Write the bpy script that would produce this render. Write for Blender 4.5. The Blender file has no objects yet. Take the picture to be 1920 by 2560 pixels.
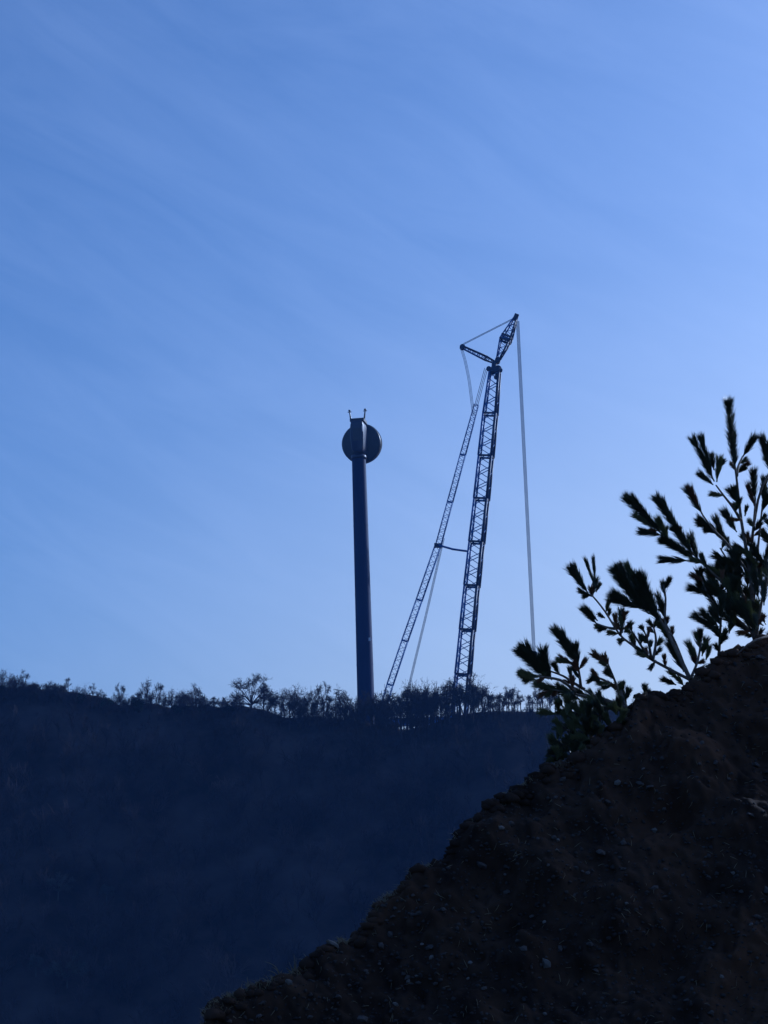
import bpy, math, random
import numpy as np
from mathutils import Vector, Matrix, noise

random.seed(11)
rng = np.random.default_rng(11)
scene = bpy.context.scene
COL = scene.collection
R = math.radians

# ------------------------------------------------------------------ camera
W0, H0 = 1920.0, 2560.0
FPX = 4777.0                       # focal length in photo pixels
PITCH, ROLL = R(13.0), R(1.85)
EYE = Vector((0, 0, 1.6))
cF = Vector((0, math.cos(PITCH), math.sin(PITCH)))
r0 = Vector((1, 0, 0)); u0 = Vector((0, -math.sin(PITCH), math.cos(PITCH)))
cU = u0 * math.cos(ROLL) + r0 * math.sin(ROLL)
cR = r0 * math.cos(ROLL) - u0 * math.sin(ROLL)
cam_d = bpy.data.cameras.new('camera'); cam = bpy.data.objects.new('camera', cam_d); COL.objects.link(cam)
cam_d.sensor_fit = 'VERTICAL'; cam_d.sensor_height = 24; cam_d.lens = 24 * FPX / H0
cam_d.clip_start = 0.1; cam_d.clip_end = 6000
M3 = Matrix((cR, cU, -cF)).transposed()
cam.matrix_world = Matrix.Translation(EYE) @ M3.to_4x4()
scene.camera = cam

# ------------------------------------------------------------------ sky, sun, exposure
SUN_EL, SUN_AZ = R(25), R(52)      # azimuth from +Y towards +X
SKY_STRENGTH, SUN_STRENGTH, EXPOSURE, WB = 0.088, 2.8, 0.0, 4350
world = bpy.data.worlds.new("World"); scene.world = world; world.use_nodes = True
nt = world.node_tree; nt.nodes.clear()
out = nt.nodes.new('ShaderNodeOutputWorld'); bg = nt.nodes.new('ShaderNodeBackground')
sky = nt.nodes.new('ShaderNodeTexSky'); sky.sky_type = 'NISHITA'; sky.sun_disc = False
sky.sun_elevation = SUN_EL; sky.sun_rotation = SUN_AZ
sky.air_density = 1.0; sky.dust_density = 2.6; sky.ozone_density = 3.0; sky.altitude = 0
bg.inputs['Strength'].default_value = SKY_STRENGTH
# thin cirrus veil: a little whiter light in long wisps
tc = nt.nodes.new('ShaderNodeTexCoord'); mp = nt.nodes.new('ShaderNodeMapping')
mp.vector_type = 'TEXTURE'; mp.inputs['Rotation'].default_value = (0, R(28), 0); mp.inputs['Scale'].default_value = (.22, .3, .05)
nz = nt.nodes.new('ShaderNodeTexNoise'); nz.inputs['Scale'].default_value = 1.6; nz.inputs['Detail'].default_value = 8; nz.inputs['Roughness'].default_value = .62
nz.inputs['Distortion'].default_value = 0.6
cr = nt.nodes.new('ShaderNodeValToRGB'); cr.color_ramp.elements[0].position = .36; cr.color_ramp.elements[1].position = .78
cr.color_ramp.elements[0].color = (0, 0, 0, 1); cr.color_ramp.elements[1].color = (.07, .07, .07, 1)
mx = nt.nodes.new('ShaderNodeMix'); mx.data_type = 'RGBA'
L = nt.links.new
L(tc.outputs['Generated'], mp.inputs['Vector']); L(mp.outputs[0], nz.inputs['Vector']); L(nz.outputs[0], cr.inputs[0])
L(cr.outputs[0], mx.inputs[0]); L(sky.outputs[0], mx.inputs[6]); mx.inputs[7].default_value = (11, 10.5, 10.5, 1)
# sunlit haze bank low down on the sun's side
def mathn(op, a, b):
    n = nt.nodes.new('ShaderNodeMath'); n.operation = op
    for i, v in enumerate((a, b)):
        if hasattr(v, 'links'): L(v, n.inputs[i])
        else: n.inputs[i].default_value = v
    return n.outputs[0]
def ramp(v, a, b):
    n = nt.nodes.new('ShaderNodeMapRange'); n.interpolation_type = 'SMOOTHSTEP'; n.inputs[1].default_value = a; n.inputs[2].default_value = b; L(v, n.inputs[0]); return n.outputs[0]
sx = nt.nodes.new('ShaderNodeSeparateXYZ'); L(tc.outputs['Generated'], sx.inputs[0])
dt = nt.nodes.new('ShaderNodeVectorMath'); dt.operation = 'DOT_PRODUCT'; L(tc.outputs['Generated'], dt.inputs[0]); dt.inputs[1].default_value = (math.sin(SUN_AZ), math.cos(SUN_AZ), 0)
low = mathn('SUBTRACT', 1.0, ramp(sx.outputs[2], .05, .42))
fac = mathn('MULTIPLY', mathn('MULTIPLY', ramp(dt.outputs['Value'], .33, .90), low), .40)
mh = nt.nodes.new('ShaderNodeMix'); mh.data_type = 'RGBA'; L(fac, mh.inputs[0]); L(mx.outputs[2], mh.inputs[6]); mh.inputs[7].default_value = (15, 11.5, 6.2, 1)
L(mh.outputs[2], bg.inputs['Color']); L(bg.outputs[0], out.inputs['Surface'])

sun_d = bpy.data.lights.new('sun', 'SUN'); sun_d.energy = SUN_STRENGTH; sun_d.angle = R(.5); sun_d.color = (1, .93, .82)
sun = bpy.data.objects.new('sun', sun_d); COL.objects.link(sun)
SDIR = Vector((math.sin(SUN_AZ) * math.cos(SUN_EL), math.cos(SUN_AZ) * math.cos(SUN_EL), math.sin(SUN_EL)))
sun.rotation_euler = SDIR.to_track_quat('Z', 'Y').to_euler(); sun.location = (80, 60, 120)
vs = scene.view_settings
vs.view_transform = 'Standard'; vs.look = 'None'; vs.gamma = 1; vs.exposure = EXPOSURE; vs.use_curve_mapping = False
vs.use_white_balance = True; vs.white_balance_temperature = WB; vs.white_balance_tint = 12
scene.cycles.volume_bounces = 0

# ------------------------------------------------------------------ helpers
def at(px, py, Y):
    """world point that stands at distance Y along +Y under a photo pixel (used once, to survey the place)"""
    d = cF + cR * ((px - W0 / 2) / FPX) + cU * ((H0 / 2 - py) / FPX)
    return EYE + d * (Y / d.y)

class MB:
    def __init__(self): self.v = []; self.f = []
    def add(self, vs_, fs_):
        n = len(self.v); self.v.extend([tuple(p) for p in vs_]); self.f.extend([tuple(i + n for i in q) for q in fs_])
    def tube(self, pts, rad, n=6, cap=True):
        pts = [Vector(p) for p in pts]
        if not isinstance(rad, (list, tuple)): rad = [rad] * len(pts)
        rings = []
        for i, p in enumerate(pts):
            t = (pts[min(i + 1, len(pts) - 1)] - pts[max(i - 1, 0)])
            if t.length < 1e-9: t = Vector((0, 0, 1))
            t.normalize()
            a = t.orthogonal().normalized() if i == 0 else (rings_a - t * rings_a.dot(t)).normalized()
            rings_a = a; b = t.cross(a)
            rings.append([p + (a * math.cos(2 * math.pi * k / n) + b * math.sin(2 * math.pi * k / n)) * rad[i] for k in range(n)])
        vs_ = [q for r_ in rings for q in r_]; fs_ = []
        for i in range(len(pts) - 1):
            for k in range(n):
                fs_.append((i * n + k, i * n + (k + 1) % n, (i + 1) * n + (k + 1) % n, (i + 1) * n + k))
        if cap:
            fs_.append(tuple(range(n - 1, -1, -1))); fs_.append(tuple((len(pts) - 1) * n + k for k in range(n)))
        self.add(vs_, fs_)
    def box(self, c, ax, ay, az):
        """centre and three half-axis vectors"""
        c = Vector(c); ax, ay, az = Vector(ax), Vector(ay), Vector(az)
        vs_ = [c + ax * i + ay * j + az * k for k in (-1, 1) for j in (-1, 1) for i in (-1, 1)]
        self.add(vs_, [(0, 2, 3, 1), (4, 5, 7, 6), (0, 1, 5, 4), (2, 6, 7, 3), (0, 4, 6, 2), (1, 3, 7, 5)])
    def lathe(self, c, axis, prof, n=48):
        """prof: list of (offset along axis, radius)"""
        c = Vector(c); axis = Vector(axis).normalized(); a = axis.orthogonal().normalized(); b = axis.cross(a)
        vs_ = []; fs_ = []
        for (s, r) in prof:
            for k in range(n):
                t = 2 * math.pi * k / n; vs_.append(c + axis * s + (a * math.cos(t) + b * math.sin(t)) * r)
        for i in range(len(prof) - 1):
            for k in range(n):
                fs_.append((i * n + k, i * n + (k + 1) % n, (i + 1) * n + (k + 1) % n, (i + 1) * n + k))
        fs_.append(tuple(range(n - 1, -1, -1))); fs_.append(tuple((len(prof) - 1) * n + k for k in range(n)))
        self.add(vs_, fs_)
    def mesh(self, name, mat, smooth=False, origin=None):
        me = bpy.data.meshes.new(name)
        v = np.array(self.v, dtype=float)
        if origin is not None: v = v - np.array(origin)
        me.from_pydata(v.tolist(), [], self.f); me.materials.append(mat)
        if smooth: me.shade_smooth()
        return me

def link(name, me, parent=None, loc=None):
    o = bpy.data.objects.new(name, me); COL.objects.link(o)
    if parent is not None: o.parent = parent
    if loc is not None: o.location = loc
    return o
def build(mb, name, mat, parent=None, smooth=False, origin=None):
    """vertices are world coordinates; origin is where the root stands"""
    return link(name, mb.mesh(name, mat, smooth, origin), parent)
def tag(o, label, cat, group=None):
    o['label'] = label; o['category'] = cat
    if group: o['group'] = group
    return o
def thing(name, loc, label, cat, group=None):
    o = bpy.data.objects.new(name, None); COL.objects.link(o); o.location = loc; o.empty_display_size = .2
    return tag(o, label, cat, group)
def copy_tree(o, parent=None):
    c = o.copy(); COL.objects.link(c); c.parent = parent
    for ch in list(o.children): copy_tree(ch, c)
    return c
def np_mesh(name, verts, faces, mat):
    """verts (n,3); faces (m,k) array"""
    me = bpy.data.meshes.new(name); k = faces.shape[1]
    me.vertices.add(len(verts)); me.vertices.foreach_set('co', verts.astype(np.float32).ravel())
    me.loops.add(faces.size); me.loops.foreach_set('vertex_index', faces.astype(np.int32).ravel())
    me.polygons.add(len(faces)); me.polygons.foreach_set('loop_start', np.arange(0, faces.size, k, dtype=np.int32))
    me.update(calc_edges=True); me.validate(); me.materials.append(mat)
    return me

def mat(name, base, rough=.8, var=.35, scale=4.0, spec=.3, metal=0.0, translucent=0.0, hue=None, bump=0.0, detail=6, coat=0.0):
    m = bpy.data.materials.new(name); m.use_nodes = True; t = m.node_tree; b = t.nodes['Principled BSDF']
    b.inputs['Roughness'].default_value = rough; b.inputs['Specular IOR Level'].default_value = spec; b.inputs['Metallic'].default_value = metal
    g = t.nodes.new('ShaderNodeNewGeometry'); n = t.nodes.new('ShaderNodeTexNoise')
    tcn = t.nodes.new('ShaderNodeTexCoord')
    n.inputs['Scale'].default_value = scale; n.inputs['Detail'].default_value = detail; n.inputs['Roughness'].default_value = .62
    t.links.new(tcn.outputs['Object'], n.inputs['Vector'])
    rp = t.nodes.new('ShaderNodeValToRGB'); e = rp.color_ramp.elements
    h = hue or base
    e[0].position = .3; e[1].position = .7
    e[0].color = (*[c * (1 - var) for c in base], 1); e[1].color = (*[min(c * (1 + var), 1) for c in h], 1)
    t.links.new(n.outputs[0], rp.inputs[0]); t.links.new(rp.outputs[0], b.inputs['Base Color'])
    if bump:
        bp = t.nodes.new('ShaderNodeBump'); bp.inputs['Strength'].default_value = bump; bp.inputs['Distance'].default_value = .02
        t.links.new(n.outputs[0], bp.inputs['Height']); t.links.new(bp.outputs[0], b.inputs['Normal'])
    if translucent:
        tr = t.nodes.new('ShaderNodeBsdfTranslucent'); ms = t.nodes.new('ShaderNodeMixShader'); ms.inputs[0].default_value = translucent
        t.links.new(rp.outputs[0], tr.inputs['Color']); t.links.new(b.outputs[0], ms.inputs[1]); t.links.new(tr.outputs[0], ms.inputs[2])
        t.links.new(ms.outputs[0], t.nodes['Material Output'].inputs['Surface'])
    return m

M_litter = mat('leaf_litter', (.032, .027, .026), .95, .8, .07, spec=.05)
M_bark = mat('bare_bark', (.042, .034, .035), .9, .3, .6, spec=.1)
M_wood = mat('wood_bark', (.044, .037, .038), .9, .7, .07, spec=.05, detail=8)
M_ever = mat('evergreen_leaf', (.03, .042, .026), .7, .4, .5, spec=.2)
M_pale = mat('pale_twig', (.055, .06, .058), .9, .3, .6, spec=.1)
M_tower = mat('backlit_tower_paint', (.010, .020, .075), .6, .12, .08, spec=.12)  # white tower's backlit shade tinted into the base colour
M_nac = mat('backlit_nacelle_paint', (.022, .03, .07), .38, .12, .15, spec=.5)  # backlit shade tinted into the colour here too
M_gen = mat('generator_steel', (.02, .024, .035), .42, .2, .2, spec=.5)
M_crane = mat('backlit_crane_paint', (.06, .12, .36), .45, .25, .3, spec=.4)  # blue tint carries the backlit look; lighter tone for the boom's sunward chords
M_crane_d = mat('dark_steel_and_shaded_chord', (.018, .03, .075), .5, .25, .3, spec=.4)  # dark steel parts, and the shade painted on the boom's left chords
M_crane_p = mat('pale_crane_paint', (.13, .22, .46), .6, .2, .3, spec=.15)
M_rope = mat('backlit_wire_rope', (.006, .022, .075), .7, .15, .5, spec=.1)  # rope colour tinted dark blue for its backlit look
M_lamp_glint = mat('pale_enamel_and_glint', (.7, .7, .72), .35, .05, 1, spec=.5)  # enamel of the lamp plate, also the painted glint on the nacelle
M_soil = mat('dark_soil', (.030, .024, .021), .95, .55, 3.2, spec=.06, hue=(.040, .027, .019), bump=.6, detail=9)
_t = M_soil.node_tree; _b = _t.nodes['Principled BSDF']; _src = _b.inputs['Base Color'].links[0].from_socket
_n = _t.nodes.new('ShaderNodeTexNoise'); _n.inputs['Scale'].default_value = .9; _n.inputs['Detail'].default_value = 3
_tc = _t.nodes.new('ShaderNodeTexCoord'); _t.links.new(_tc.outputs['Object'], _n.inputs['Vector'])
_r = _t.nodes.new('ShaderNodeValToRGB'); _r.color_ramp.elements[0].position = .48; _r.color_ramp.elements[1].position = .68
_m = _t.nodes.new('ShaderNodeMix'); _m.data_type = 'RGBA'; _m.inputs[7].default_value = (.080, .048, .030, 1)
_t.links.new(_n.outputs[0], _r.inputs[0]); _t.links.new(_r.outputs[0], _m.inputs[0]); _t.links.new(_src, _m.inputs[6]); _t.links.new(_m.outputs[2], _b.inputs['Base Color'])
M_peb = mat('grey_gravel', (.05, .045, .043), .9, .5, 9, spec=.1)
M_stone = mat('earthy_stone', (.085, .075, .07), .9, .4, 14, spec=.12, bump=.3)
M_pstone = mat('pale_stone', (.18, .165, .15), .85, .25, 16, spec=.15, bump=.3)
M_pbark = mat('pine_bark', (.12, .09, .07), .85, .35, 22, spec=.15, hue=(.21, .17, .13), bump=.4)
M_needle = mat('pine_needle', (.038, .052, .026), .36, .5, 9, spec=.6, translucent=.42, hue=(.085, .095, .045))
M_ndry = mat('browned_needle', (.19, .10, .05), .6, .35, 12, spec=.2, translucent=.25)
M_leaf = mat('shrub_leaf', (.15, .18, .07), .45, .5, 7, spec=.5, translucent=.6, hue=(.30, .30, .14))
M_straw = mat('dry_grass', (.20, .17, .11), .8, .3, 6, spec=.15, translucent=.3)

# ------------------------------------------------------------------ terrain
RIDGE_Y = 430.0
RP = [(-2600, 1690), (-900, 1640), (-300, 1690), (0, 1716), (90, 1722), (150, 1726), (210, 1735), (250, 1741), (280, 1757), (310, 1766), (340, 1757), (390, 1758), (420, 1770),
      (440, 1768), (470, 1764), (500, 1766), (560, 1769), (590, 1760), (620, 1767), (660, 1774), (690, 1786), (710, 1794), (735, 1794), (780, 1790),
      (850, 1798), (900, 1804), (960, 1814), (1010, 1826), (1075, 1812), (1120, 1794), (1180, 1782), (1240, 1777), (1310, 1779), (1380, 1781), (1600, 1770), (2300, 1700), (3600, 1650)]
_rp = [at(px, py, RIDGE_Y) for px, py in RP]
RX = np.array([p.x for p in _rp]); RZ = np.array([p.z for p in _rp])
def ridge_z(x): return np.interp(x, RX, RZ)
def sstep(a, b, t):
    t = np.clip((t - a) / (b - a), 0, 1); return t * t * (3 - 2 * t)
def terrain(x, y):
    x = np.asarray(x, float); y = np.asarray(y, float)
    rz = ridge_z(x)
    z = -32 * sstep(9, 95, y)
    lin = np.clip((y - 322) / (RIDGE_Y - 322), 0, 1)
    rise = .95 * lin + .05 * sstep(0, 1, lin)
    lump = 2.2 * np.sin(x * .09 + 1.3) * np.sin(y * .07) + 1.3 * np.sin(x * .21 + y * .13)
    z = np.where(y > 322, -32 + (rz + 32) * rise + lump * np.sin(np.pi * lin), z)
    behind = np.where(y > RIDGE_Y, -1.2 * sstep(RIDGE_Y, RIDGE_Y + 8, y) - 55 * sstep(475, 800, y), 0)
    return z + behind
xs = np.unique(np.concatenate([np.linspace(-1100, -170, 40), np.linspace(-170, 200, 240), np.linspace(200, 1100, 40)]))
ys = np.unique(np.concatenate([np.linspace(-500, 0, 12), np.linspace(0, 120, 60), np.linspace(120, 320, 20), np.linspace(320, 426, 70), np.linspace(426, 440, 15), np.linspace(440, 480, 14), np.linspace(480, 1400, 40)]))
gx, gy = np.meshgrid(xs, ys); gz = terrain(gx, gy)
V = np.stack([gx, gy, gz], -1).reshape(-1, 3); nx, ny = len(xs), len(ys)
ii = (np.arange(ny - 1)[:, None] * nx + np.arange(nx - 1)[None, :]).ravel()
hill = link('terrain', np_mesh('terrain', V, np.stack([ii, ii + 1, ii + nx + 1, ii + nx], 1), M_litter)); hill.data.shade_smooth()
hill['kind'] = 'structure'

# ------------------------------------------------------------------ near bank (road cutting)
CP = [(-700, 4100), (-100, 3350), (250, 2900), (400, 2700), (470, 2600), (514, 2556), (528, 2522), (552, 2505), (590, 2492), (653, 2463), (690, 2452), (733, 2433), (752, 2414), (780, 2388), (805, 2368),
      (847, 2366), (877, 2338), (910, 2311), (935, 2280), (961, 2252), (999, 2240), (1029, 2214), (1041, 2186), (1083, 2172), (1100, 2152), (1133, 2110), (1156, 2074), (1183, 2044), (1210, 2012),
      (1244, 1994), (1310, 1961), (1366, 1924), (1419, 1905), (1475, 1877), (1515, 1841), (1560, 1796), (1578, 1772), (1592, 1742), (1658, 1737), (1698, 1726), (1730, 1698),
      (1761, 1674), (1793, 1640), (1849, 1623), (1896, 1599), (1920, 1587), (2050, 1552), (2300, 1520), (2700, 1530), (3400, 1620), (4400, 1800)]
def bank_Y(px): return 8.0 + 2.0 * (px - 509) / 1411
crest = [at(px, py, bank_Y(px)) for px, py in CP]
cl = [0.0]
for a, b in zip(crest[:-1], crest[1:]): cl.append(cl[-1] + (b - a).length)
cl = np.array(cl); cxyz = np.array([tuple(p) for p in crest])
s_a, s_b = cl[4], cl[46]
ss = np.concatenate([np.linspace(0, s_a, 60, endpoint=False), np.linspace(s_a, s_b, 330, endpoint=False), np.linspace(s_b, cl[-1], 70)])
C = np.stack([np.interp(ss, cl, cxyz[:, k]) for k in range(3)], 1)
# smoother crest for the slope underneath the jagged edge
k_ = np.exp(-np.linspace(-2, 2, 41) ** 2); k_ /= k_.sum()
Cz_s = np.convolve(np.pad(C[:, 2], 20, mode='edge'), k_, 'valid')
tv = np.concatenate([-np.linspace(0, 1, 26)[::-1] ** 1.6 * 8.5, np.linspace(0, 2.6, 190)[1:], np.linspace(2.6, 8, 40)[1:]])   # <0 behind, >0 front, metres along the profile
FD = Vector((-.30, -.954, 0)).normalized(); BD = Vector((.05, .999, 0)).normalized()
SL = R(54)
bv = np.zeros((len(ss), len(tv), 3))
for j, t in enumerate(tv):
    if t >= 0:
        h = math.cos(SL) * t + .03 * (1 - math.exp(-t / .05)); d = math.sin(SL) * t - .02 * (1 - math.exp(-t / .05))
        w = math.exp(-t / .18)
        bv[:, j, 0] = C[:, 0] + FD.x * h; bv[:, j, 1] = C[:, 1] + FD.y * h
        bv[:, j, 2] = C[:, 2] * w + Cz_s * (1 - w) - d
    else:
        q = -t; d = .12 * q + .75 * max(0, q - .12)
        w = math.exp(-q / .18)
        bv[:, j, 0] = C[:, 0] + BD.x * q; bv[:, j, 1] = C[:, 1] + BD.y * q; bv[:, j, 2] = C[:, 2] * w + (Cz_s - .02) * (1 - w) - d
NRM = Vector((FD.x * math.sin(SL), FD.y * math.sin(SL), math.cos(SL)))
def bank_noise(p):
    a = noise.fractal(p * 1.7, .9, 2.1, 3) * .19
    b = noise.fractal(p * 5.0 + Vector((7, 3, 1)), .8, 2.2, 3) * .06
    c = (abs(noise.noise(p * 15)) - .25) * .045
    d = noise.noise(p * 42) * .010
    return a, b + c + d
for i in range(len(ss)):
    fine = 40 < i < 420
    for j, t in enumerate(tv):
        p = Vector(bv[i, j])
        if t >= 0 and t < 3.2 and fine:
            a, b = bank_noise(p); k = min(1, t / .45); kk = .6 + .4 * min(1, t / .12)
            bv[i, j] = p + NRM * (a * k + b * kk)
        else:
            a = noise.fractal(p * 1.3, .9, 2.1, 3) * .10; k = min(1, abs(t) / .8)
            bv[i, j] = p + Vector((0, 0, 1)) * a * k
bn = len(tv); ii = (np.arange(len(ss) - 1)[:, None] * bn + np.arange(bn - 1)[None, :]).ravel()
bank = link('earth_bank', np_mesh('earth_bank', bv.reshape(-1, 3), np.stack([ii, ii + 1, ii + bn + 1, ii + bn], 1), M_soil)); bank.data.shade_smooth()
bank['kind'] = 'structure'
from mathutils.bvhtree import BVHTree
bank_bvh = BVHTree.FromPolygons([tuple(v) for v in bv.reshape(-1, 3)], [tuple(q) for q in np.stack([ii, ii + 1, ii + bn + 1, ii + bn], 1).tolist()])
def on_bank(px, py):
    d = (at(px, py, 10) - EYE).normalized(); h = bank_bvh.ray_cast(EYE, d, 40)
    return h[0], h[1]
def drop(p):
    h = bank_bvh.ray_cast(Vector((p[0], p[1], p[2] + 3)), Vector((0, 0, -1)), 12)
    return h[0] if h[0] else Vector(p)

# ------------------------------------------------------------------ wind turbine
TY = 441.0
SC = TY / FPX * 1.03
def turbine():
    hub = at(904, 1101, TY)
    top = at(897, 1145, TY)
    base = Vector((top.x, TY, float(terrain(top.x, TY)) - .5))
    root = thing('wind_turbine', base, 'bladeless wind turbine tower with round generator drum, standing on the wooded ridge', 'wind turbine')
    H = top.z - base.z
    r_top, r_1720 = 17.4 * SC, 20.8 * SC
    zt = at(922, 1720, TY).z
    slope = (r_1720 - r_top) / (top.z - zt)
    nsec = 4
    for k in range(nsec):
        z0 = base.z + H * k / nsec; z1 = base.z + H * (k + 1) / nsec
        ra, rb = r_top + slope * (top.z - z0), r_top + slope * (top.z - z1)
        m = MB(); m.lathe((top.x, TY, z0), (0, 0, 1), [(0, ra), (z1 - z0, rb)], 48)
        s = build(m, 'tower_section', M_tower, root, True, base); s.data.set_sharp_from_angle(angle=R(40))
        m = MB(); m.lathe((top.x, TY, z1 - .11), (0, 0, 1), [(0, rb + .015), (.0, rb + .035), (.2, rb + .035), (.2, rb + .015)], 48)
        build(m, 'flange', M_tower, s, False, base)
    lp = at(924, 1598, TY - 2.0)
    m = MB(); m.box((lp.x, TY - (r_top + slope * (top.z - lp.z)) * .97, lp.z), (.22, 0, 0), (0, .12, 0), (0, 0, .38)); build(m, 'marker_lamp', M_lamp_glint, root, False, base)
    # machine seen from its rear quarter: axis points away from the camera and a little to the right
    ax = Vector((.16, .985, .05)).normalized(); sx = Vector((ax.y, -ax.x, 0)).normalized(); up = sx.cross(ax)
    hc = Vector((hub.x, TY + 3.0, hub.z))
    Rg = 50 * SC
    m = MB(); m.lathe(hc, ax, [(-.9, Rg * .90), (-.75, Rg * .97), (-.45, Rg), (.9, Rg), (1.1, Rg * .97), (1.25, Rg * .86)], 64)
    g = build(m, 'generator_drum', M_gen, root, True, base); g.data.set_sharp_from_angle(angle=R(25))
    for s0 in (-.38, .72):
        m = MB(); m.lathe(hc + ax * s0, ax, [(0, Rg + .01), (0, Rg + .09), (.14, Rg + .09), (.14, Rg + .01)], 64); build(m, 'drum_ring', M_gen, g, False, base)
    m = MB()
    for k in range(24):
        t = 2 * math.pi * k / 24; d = sx * math.cos(t) + up * math.sin(t)
        m.box(hc - ax * .9 + d * Rg * .8, d * .45, ax * .05, ax.cross(d) * .1)
    build(m, 'cooling_fin', M_gen, g, False, base)['kind'] = 'stuff'
    m = MB(); m.lathe(hc + ax * 1.25, ax, [(0, 2.1), (.5, 2.3), (1.8, 2.2), (2.7, 1.5), (3.1, .5)], 40); h = build(m, 'hub', M_nac, root, True, base)
    for k in range(3):
        t = 2 * math.pi * k / 3 + .5; d = sx * math.cos(t) + up * math.sin(t)
        m = MB(); m.lathe(hc + ax * 2.3 + d * 1.5, d, [(0, 1.2), (.9, 1.2), (.9, 1.05), (.75, 1.05)], 28); build(m, 'blade_flange', M_gen, h, False, base)
    # nacelle body: rounded box, rear face to the camera
    m = MB(); ring = []; hw, hh = 17.5 * SC, 40 * SC
    nc = hc + up * (hh * .16)
    for (s, k) in ((-6.6, .90), (-6.45, .97), (-6.1, 1.0), (-3.0, 1.0), (-1.0, 1.0)):
        rr = []
        for q in range(28):
            t = 2 * math.pi * q / 28; c, s_ = math.cos(t), math.sin(t)
            px_ = math.copysign(abs(c) ** .3, c) * hw * k; pz_ = math.copysign(abs(s_) ** .6, s_) * hh * k
            if pz_ < 0: px_ *= 1 - .08 * (-pz_ / hh)
            rr.append(nc + ax * s + sx * px_ + up * pz_)
        ring.append(rr)
    vs_ = [p for r_ in ring for p in r_]; fs_ = []
    for i in range(len(ring) - 1):
        for q in range(28): fs_.append((i * 28 + q, i * 28 + (q + 1) % 28, (i + 1) * 28 + (q + 1) % 28, (i + 1) * 28 + q))
    fs_.append(tuple(range(27, -1, -1))); fs_.append(tuple((len(ring) - 1) * 28 + q for q in range(28)))
    m.add(vs_, fs_); n_ = build(m, 'nacelle', M_nac, root, True, base); n_.data.set_sharp_from_angle(angle=R(35))
    rc = nc - ax * 6.62
    m = MB(); m.box(rc + up * .3, sx * .95, ax * .03, up * 1.5); build(m, 'rear_hatch', M_gen, n_, False, base)
    m = MB(); m.tube([rc + sx * 1.35 + up * 2.3, rc + sx * 1.42 + up * .9], .10, 8); build(m, 'nacelle_glint', M_lamp_glint, n_, False, base)  # added pale bar that paints the glint on the nacelle's right edge
    tp = nc + up * hh - ax * 3.6
    m = MB(); m.box(tp + up * .28, sx * (18 * SC), ax * 2.2, up * .34); deck = build(m, 'roof_cooler', M_gen, root, False, base)
    for (sgn, px_, py_) in ((-1, 877, 1028), (1, 920, 1024)):
        b0 = tp + sx * sgn * 17 * SC - ax * 1.0 + up * .5
        tip = b0 + up * 2.1 + sx * sgn * .28
        m = MB(); m.tube([b0, tip], [.22, .15], 8); mast = build(m, 'instrument_mast', M_gen, root, False, base)
        m = MB(); m.tube([tip - sx * .45 - up * .1, tip + sx * .45 - up * .1], .1, 6); m.lathe(tip + up * .05, up, [(0, .1), (.05, .28), (.35, .28), (.4, .1)], 12); build(m, 'anemometer', M_gen, mast, False, base)
    m = MB(); m.lathe(top - Vector((0, 0, .4)), (0, 0, 1), [(0, r_top + .02), (.0, r_top + .16), (1.0, r_top + .2), (1.0, r_top)], 40); build(m, 'yaw_collar', M_nac, root, True, base)
turbine()

# ------------------------------------------------------------------ lattice boom crane
CY = 452.0
CS = CY / FPX * 1.03
foot = at(1147, 1800, CY); foot.z = float(terrain(foot.x, CY)) + 2.2
crane = thing('crawler_crane', Vector((foot.x, CY, foot.z - 2.2)), 'tall lattice boom crane with short fly jib, standing behind the ridge trees beside the turbine', 'crane')
CO = crane.location.copy()
def frame_of(a, b, th):
    t = (b - a).normalized(); s = t.cross(Vector((0, 1, 0))).normalized(); d = s.cross(t)
    s2 = s * math.cos(th) + d * math.sin(th); d2 = d * math.cos(th) - s * math.sin(th)
    return t, s2, d2
def lattice(a, b, wa, wb, da, db, th, chord_r, lace_r, pitch, name, parent, m_chord, sub=True, frame_r=None):
    a, b = Vector(a), Vector(b); t, s, d = frame_of(a, b, th); Ln = (b - a).length
    fr = frame_r or lace_r * 1.5
    def cn(f, i, j):
        return a + t * (Ln * f) + s * ((wa + (wb - wa) * f) / 2 * i) + d * ((da + (db - da) * f) / 2 * j)
    order = [(-1, -1), (1, -1), (1, 1), (-1, 1)]
    m_frame = M_crane_p if m_chord is M_crane_p else M_crane_d
    sec = None
    for f in (.004, .996):
        m = MB()
        for k in range(4): m.tube([cn(f, *order[k]), cn(f, *order[(k + 1) % 4])], fr, 5)
        if sec is None: sec = build(m, name, m_frame, parent, False, CO)
        else: build(m, 'end_frame', m_frame, sec, False, CO)
    for k in range(4):
        m = MB(); m.tube([cn(0, *order[k]), cn(1, *order[k])], chord_r * (1.35 if order[k][0] < 0 else 1), 8); build(m, 'chord', M_crane_d if order[k][0] < 0 and m_chord is M_crane else m_chord, sec, True, CO)  # left chords darker: the boom's shaded side is put into the colour
    m = MB(); n = max(2, int(round(Ln / pitch)))
    for k in range(4):
        A, B = order[k], order[(k + 1) % 4]
        for q in range(n):
            f0, f1, f2 = q / n, (q + .5) / n, (q + 1) / n
            m.tube([cn(f0, *A), cn(f1, *B)], lace_r, 4, False); m.tube([cn(f1, *B), cn(f2, *A)], lace_r, 4, False)
    build(m, 'lacing', M_crane_p if name == 'boom_section' else m_chord, sec, False, CO)['kind'] = 'stuff'
    return sec
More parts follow.
